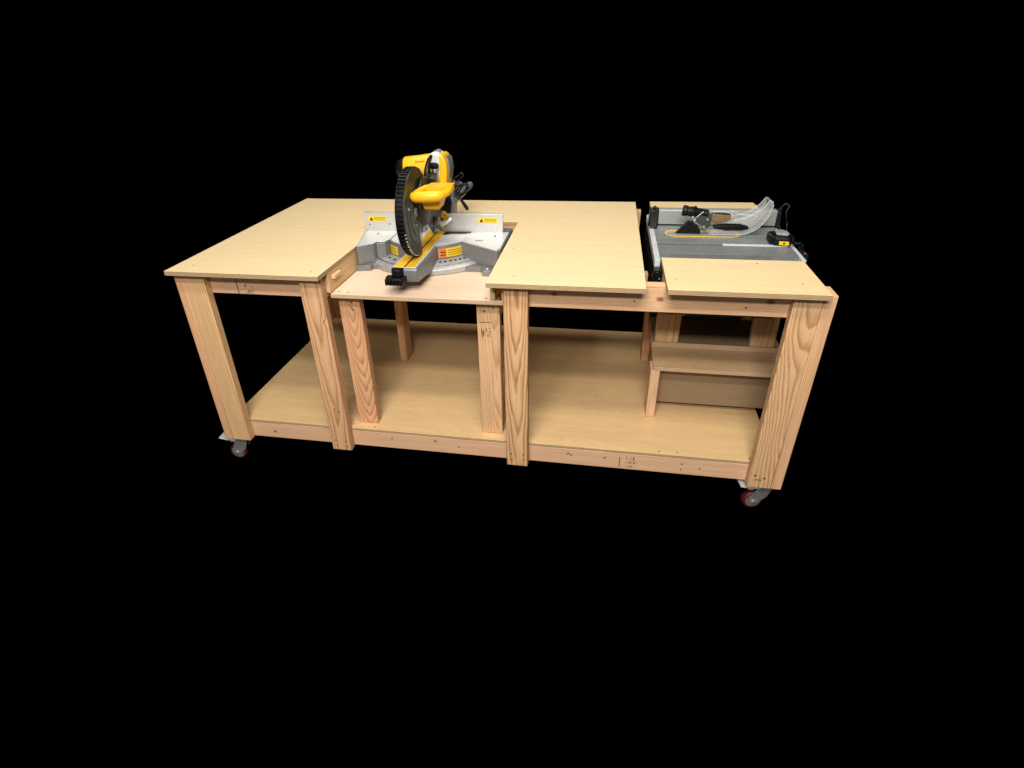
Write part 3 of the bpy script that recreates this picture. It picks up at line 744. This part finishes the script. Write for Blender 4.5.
q = MB(); q.cyl((1.853, .2045, .782), (1.853, .2015, .782), .005, n=10); q.cyl((1.863, .2045, .77), (1.863, .2015, .77), .004, n=10); q.build('rail_bolt', CAST, rl, 0)
# body
bd = MB(); bd.prism([(1.90, .560), (2.33, .560), (2.355, .60), (2.355, .794), (1.875, .794), (1.875, .60)], 'y', .36, .89)
bd.prism([(1.838, .62), (1.873, .62), (1.873, .79), (1.846, .79)], 'y', .45, .88)
bd.prism([(2.035, .435), (2.27, .435), (2.285, .47), (2.285, .57), (2.02, .57), (2.02, .47)], 'y', .60, .755)
bd_o = bd.build('motor_body', BLK, TS, .008, 3)
cg = MB()
for x in (2.018, 2.286):
    cg.tube([(x, .545, .490), (x, .53, .52), (x, .40, .575), (x, .345, .62), (x, .345, .79)], .014, 10)
    cg.tube([(x, .545, .490), (x, .70, .490), (x, .84, .515), (x, .90, .60), (x, .90, .79)], .014, 10)
cg.tube([(2.018, .345, .77), (2.15, .345, .77), (2.286, .345, .77)], .014, 10)
cg.build('roll_cage', YEL, TS, 0)
# rip fence
fe = MB(); fe.prism([(.732, zt_ + .005), (.775, zt_ + .005), (.775, .887), (.771, .891), (.736, .891), (.732, .887)], 'x', 1.884, 2.366)
fe_o = fe.build('rip_fence', GREYF, TS, .0015)
q = MB(); q.box(1.886, 2.364, .734, .773, zt_ + .0005, zt_ + .0049); q.build('fence_slide', BLKR, fe_o, 0)
for x0, x1, s in ((1.845, 1.8835, -1), (2.3665, 2.384, 1)):
    q = MB(); q.prism([(.705, .800), (.722, .850), (.728, .888), (.745, .898), (.770, .888), (.785, .800)], 'x', x0, x1)
    q.prism([(.66, .79), (.70, .80), (.70, .845), (.67, .83)], 'x', x0 + .002, x1 - .006)
    q.cyl(((x0 + x1) / 2 - .006, .74, .896), ((x0 + x1) / 2 + .008, .74, .896), .009, n=12)
    q.build('fence_clamp', BLK, fe_o, .004, 3)
# throat plate: yellow rim round a grey insert
def stadium(x0, x1, y0, y1, n=12):
    r = (y1 - y0) / 2; c = (y0 + y1) / 2
    return [(x1 - r + r * math.sin(math.pi * k / n), c - r * math.cos(math.pi * k / n)) for k in range(n + 1)] + [(x0 + r - r * math.sin(math.pi * k / n), c + r * math.cos(math.pi * k / n)) for k in range(n + 1)]
q = MB(); q.prism(stadium(1.905, 2.205, .560, .650), 'z', zt_ + .0004, zt_ + .0030); tp = q.build('throat_plate', YEL2, TS, .0006)
q = MB(); q.prism(stadium(1.911, 2.197, .566, .632), 'z', zt_ + .0031, zt_ + .0040); q.build('throat_insert', MGREY, tp, 0)
q = MB(); q.box(1.94, 2.18, .602, .606, zt_ + .0041, zt_ + .0046); q.build('throat_slot', BLKR, tp, 0)
# cord and clutter on the right side
q = MB(); q.tube([(2.385, .77, .895), (2.400, .77, .912), (2.415, .765, .905), (2.408, .76, .885), (2.410, .755, .86), (2.418, .75, .83), (2.412, .72, .80), (2.395, .68, .785)], .0032, 8)
q.tube([(2.398, .70, .79), (2.412, .66, .81), (2.410, .60, .815), (2.400, .56, .80)], .0045, 8)
q.build('power_cord', BLKR, TS, 0)
q = MB()
q.cyl((2.389, .40, .806), (2.412, .40, .806), .011, n=14); q.cyl((2.389, .47, .806), (2.406, .47, .806), .009, n=14)
q.obox((2.397, .435, .818), (.018, .05, .006), Matrix.Rotation(R(12), 3, 'X')); q.obox((2.394, .36, .812), (.012, .03, .014)); q.tube([(2.39, .50, .812), (2.40, .47, .832), (2.402, .44, .829)], .004, 8)
q.build('rail_latch', BLK, TS, .0015)
q = MB(); q.cyl((2.392, .385, .816), (2.400, .385, .819), .007, n=12); q.build('latch_button', REDW, TS, .001)

# ================================================================== MITRE GAUGE (in the table slot)
MG = thing('mitre_gauge', 'black mitre gauge with yellow scale, its steel bar in the table saw slot', 'mitre gauge', (2.28, .52, ZT))
q = MB(); q.box(2.115, 2.352, .4545, .4695, zt_ - .0058, zt_ + .0030); q.build('bar', SILV, MG, .0008)
q = MB(); q.prism([(2.290, .478), (2.302, .456), (2.352, .450), (2.364, .462), (2.368, .530), (2.350, .556), (2.306, .556), (2.290, .540)], 'z', zt_ + .0034, zt_ + .034)
hd_ = q.build('gauge_head', BLK, MG, .005, 3)
q = MB(); q.prism([(2.312, .490), (2.350, .478), (2.360, .49), (2.360, .528), (2.346, .546), (2.318, .548)], 'z', zt_ + .0342, zt_ + .042); q.build('gauge_top', MGREY, hd_, .003, 2)
q = MB(); q.prism([(2.318, zt_ + .008), (2.352, zt_ + .008), (2.350, zt_ + .022), (2.316, zt_ + .022)], 'y', .4462, .4492)
q.v = [Vector((v.x, v.y + (2.332 - v.x) * .12 + .002, v.z)) for v in q.v]
sl = q.build('gauge_scale', LABEL, hd_, 0)
q = MB(); q.lathe((2.334, .4475, zt_ + .015), (2.334, .4465, zt_ + .015), [(0, .004), (1, .004)], 12); q.build('scale_mark', INK, sl, 0)
q = MB(); q.tube([(2.362, .47, zt_ + .014), (2.380, .45, zt_ + .016), (2.392, .44, zt_ + .018)], .0055, 8); q.build('gauge_lever', BLK, hd_, 0)

# ================================================================== BLADE GUARD ASSEMBLY lying on the saw
G = thing('blade_guard_assembly', 'clear plastic blade guard with black dust port lying on the table saw', 'blade guard', (2.10, .61, ZT + .005))
zg = ZT + .0052
q = MB(); q.lathe((1.966, .615, .918), (2.068, .605, .907), [(0, .019), (.02, .0215), (.16, .0215), (.18, .019), (.3, .019), (.32, .0205), (.45, .0205), (.5, .018), (1, .016)], 22)
q.lathe((2.012, .608, .930), (2.018, .606, .936), [(0, .006), (1, .005)], 10)
q.build('dust_port', BLK, G, .0008)
q = MB(); q.prism([(2.010, .884), (2.046, .919), (2.080, .910), (2.083, .880), (2.068, .846), (2.056, .842), (2.040, .862)], 'y', .592, .597)
q.prism([(2.016, .884), (2.046, .914), (2.078, .905), (2.066, .850)], 'y', .622, .626)
br_o = q.build('bracket', DGREY, G, .001)
q = MB()
for x, z in ((2.018, .884), (2.066, .888), (2.056, .858), (2.006, .897)): q.cyl((x, .592, z), (x, .588, z), .0042, n=12)
q.build('bracket_bolt', STEEL, br_o, .0004)
q = MB(); q.tube([(2.010, .5915, .884), (2.028, .5915, .902), (2.046, .5915, .919)], .0016, 6); q.tube([(2.068, .5915, .846), (2.040, .5915, .862), (2.012, .5915, .882)], .0016, 6); q.build('bracket_edge', STEEL, br_o, 0)
q = MB(); q.prism([(1.948, zg), (2.046, zg), (2.044, .842), (2.012, .874), (1.990, .876)], 'y', .593, .612)
for k in range(4): q.prism([(1.990 + k * .012, .873), (1.996 + k * .012, .884), (2.0 + k * .012, .873)], 'y', .595, .600)
q.build('anti_kickback_pawl', BLK, G, .001)
q = MB(); q.prism([(2.082, .910), (2.152, .908), (2.154, .893), (2.142, .884), (2.100, .873), (2.084, .880)], 'y', .585, .622); q.build('guard_arm_cover', AMBER, G, .0004)
q = MB(); q.prism([(2.085, .872), (2.13, .878), (2.19, .877), (2.222, .868), (2.226, .858), (2.20, .851), (2.14, .850), (2.09, .858)], 'y', .570, .5745)
q.tube([(2.088, .570, .864), (2.14, .569, .868), (2.19, .569, .867), (2.222, .570, .862)], .003, 8)
q.build('guard_link', BLK, G, 0)
def sweep(a, b, c, d, n): return [tuple(((1 - t) ** 3) * p + 3 * t * (1 - t) ** 2 * q_ + 3 * t * t * (1 - t) * r + t ** 3 * s for p, q_, r, s in zip(a, b, c, d)) for t in [k / n for k in range(n + 1)]]
low = sweep((2.180, zg + .001), (2.245, zg + .004), (2.292, .868), (2.303, .948), 16)
upp = [(2.301, .960), (2.293, .967)] + sweep((2.284, .966), (2.262, .930), (2.235, .902), (2.165, .892), 14)
for yy in (.578, .640):
    q = MB(); q.prism([(2.075, zg + .001), (2.10, .862)] [:1] + low + upp + [(2.10, .870)], 'y', yy, yy + .0022)
    sd = q.build('clear_shield', CLEAR, G, 0)
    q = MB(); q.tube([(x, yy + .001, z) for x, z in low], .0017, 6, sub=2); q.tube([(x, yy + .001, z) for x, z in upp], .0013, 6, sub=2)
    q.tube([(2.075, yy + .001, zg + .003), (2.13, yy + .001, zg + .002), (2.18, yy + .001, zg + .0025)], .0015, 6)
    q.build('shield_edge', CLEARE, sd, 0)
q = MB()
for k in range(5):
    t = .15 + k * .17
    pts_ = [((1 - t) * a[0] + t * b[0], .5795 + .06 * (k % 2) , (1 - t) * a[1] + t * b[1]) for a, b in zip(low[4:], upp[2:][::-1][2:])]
    q.tube([Vector(p) for p in pts_], .0012, 6, sub=2)  # thin white tubes stand in for reflection streaks across the shield
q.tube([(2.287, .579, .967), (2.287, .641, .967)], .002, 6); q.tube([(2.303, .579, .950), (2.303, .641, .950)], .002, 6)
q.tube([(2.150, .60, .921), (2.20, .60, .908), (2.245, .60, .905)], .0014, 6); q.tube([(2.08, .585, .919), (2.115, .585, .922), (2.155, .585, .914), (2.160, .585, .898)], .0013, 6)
q.build('shield_streak', CLEARE, G, 0)
q = MB(); q.prism([(2.285, .965), (2.302, .949), (2.304, .951), (2.301, .961), (2.293, .9685), (2.286, .968)], 'y', .5805, .6395); q.build('shield_cap', CLEAR, G, 0)

# ------------------------------------------------------------------ light: ceiling lamps of the workshop and an added low fill, black surroundings
w = bpy.data.worlds.new('World'); sc.world = w; w.use_nodes = True
w.node_tree.nodes['Background'].inputs[0].default_value = (0, 0, 0, 1); w.node_tree.nodes['Background'].inputs[1].default_value = 0
def area(name, loc, tgt, sx, sy, power, col=(1, .982, .905)):
    l = bpy.data.lights.new(name, 'AREA'); l.shape = 'RECTANGLE'; l.size = sx; l.size_y = sy; l.energy = power; l.color = col
    o = bpy.data.objects.new(name, l); COL.objects.link(o); o.location = loc
    o.rotation_euler = (Vector(tgt) - Vector(loc)).to_track_quat('-Z', 'Y').to_euler()
area('ceiling_lamp', (1.35, -3.4, 2.95), (1.2, .3, .5), 1.7, .25, 106)
area('ceiling_lamp', (1.45, -2.35, 3.2), (1.25, .4, .5), 1.7, .25, 73)
area('ceiling_lamp', (1.55, -1.25, 3.2), (1.3, .4, .5), 1.7, .25, 47)
area('ceiling_lamp', (1.0, 1.25, 3.6), (1.1, .6, .7), 3.2, .8, 58)
area('bounce_fill', (.9, -3.4, .75), (1.2, .2, .5), 3.5, .8, 13)  # added low fill in place of light bounced off a floor
sc.view_settings.view_transform = 'Standard'; sc.view_settings.look = 'None'; sc.view_settings.exposure = 0; sc.view_settings.gamma = 1

for o in bpy.data.objects:
    if 'w' in o.keys(): del o['w']
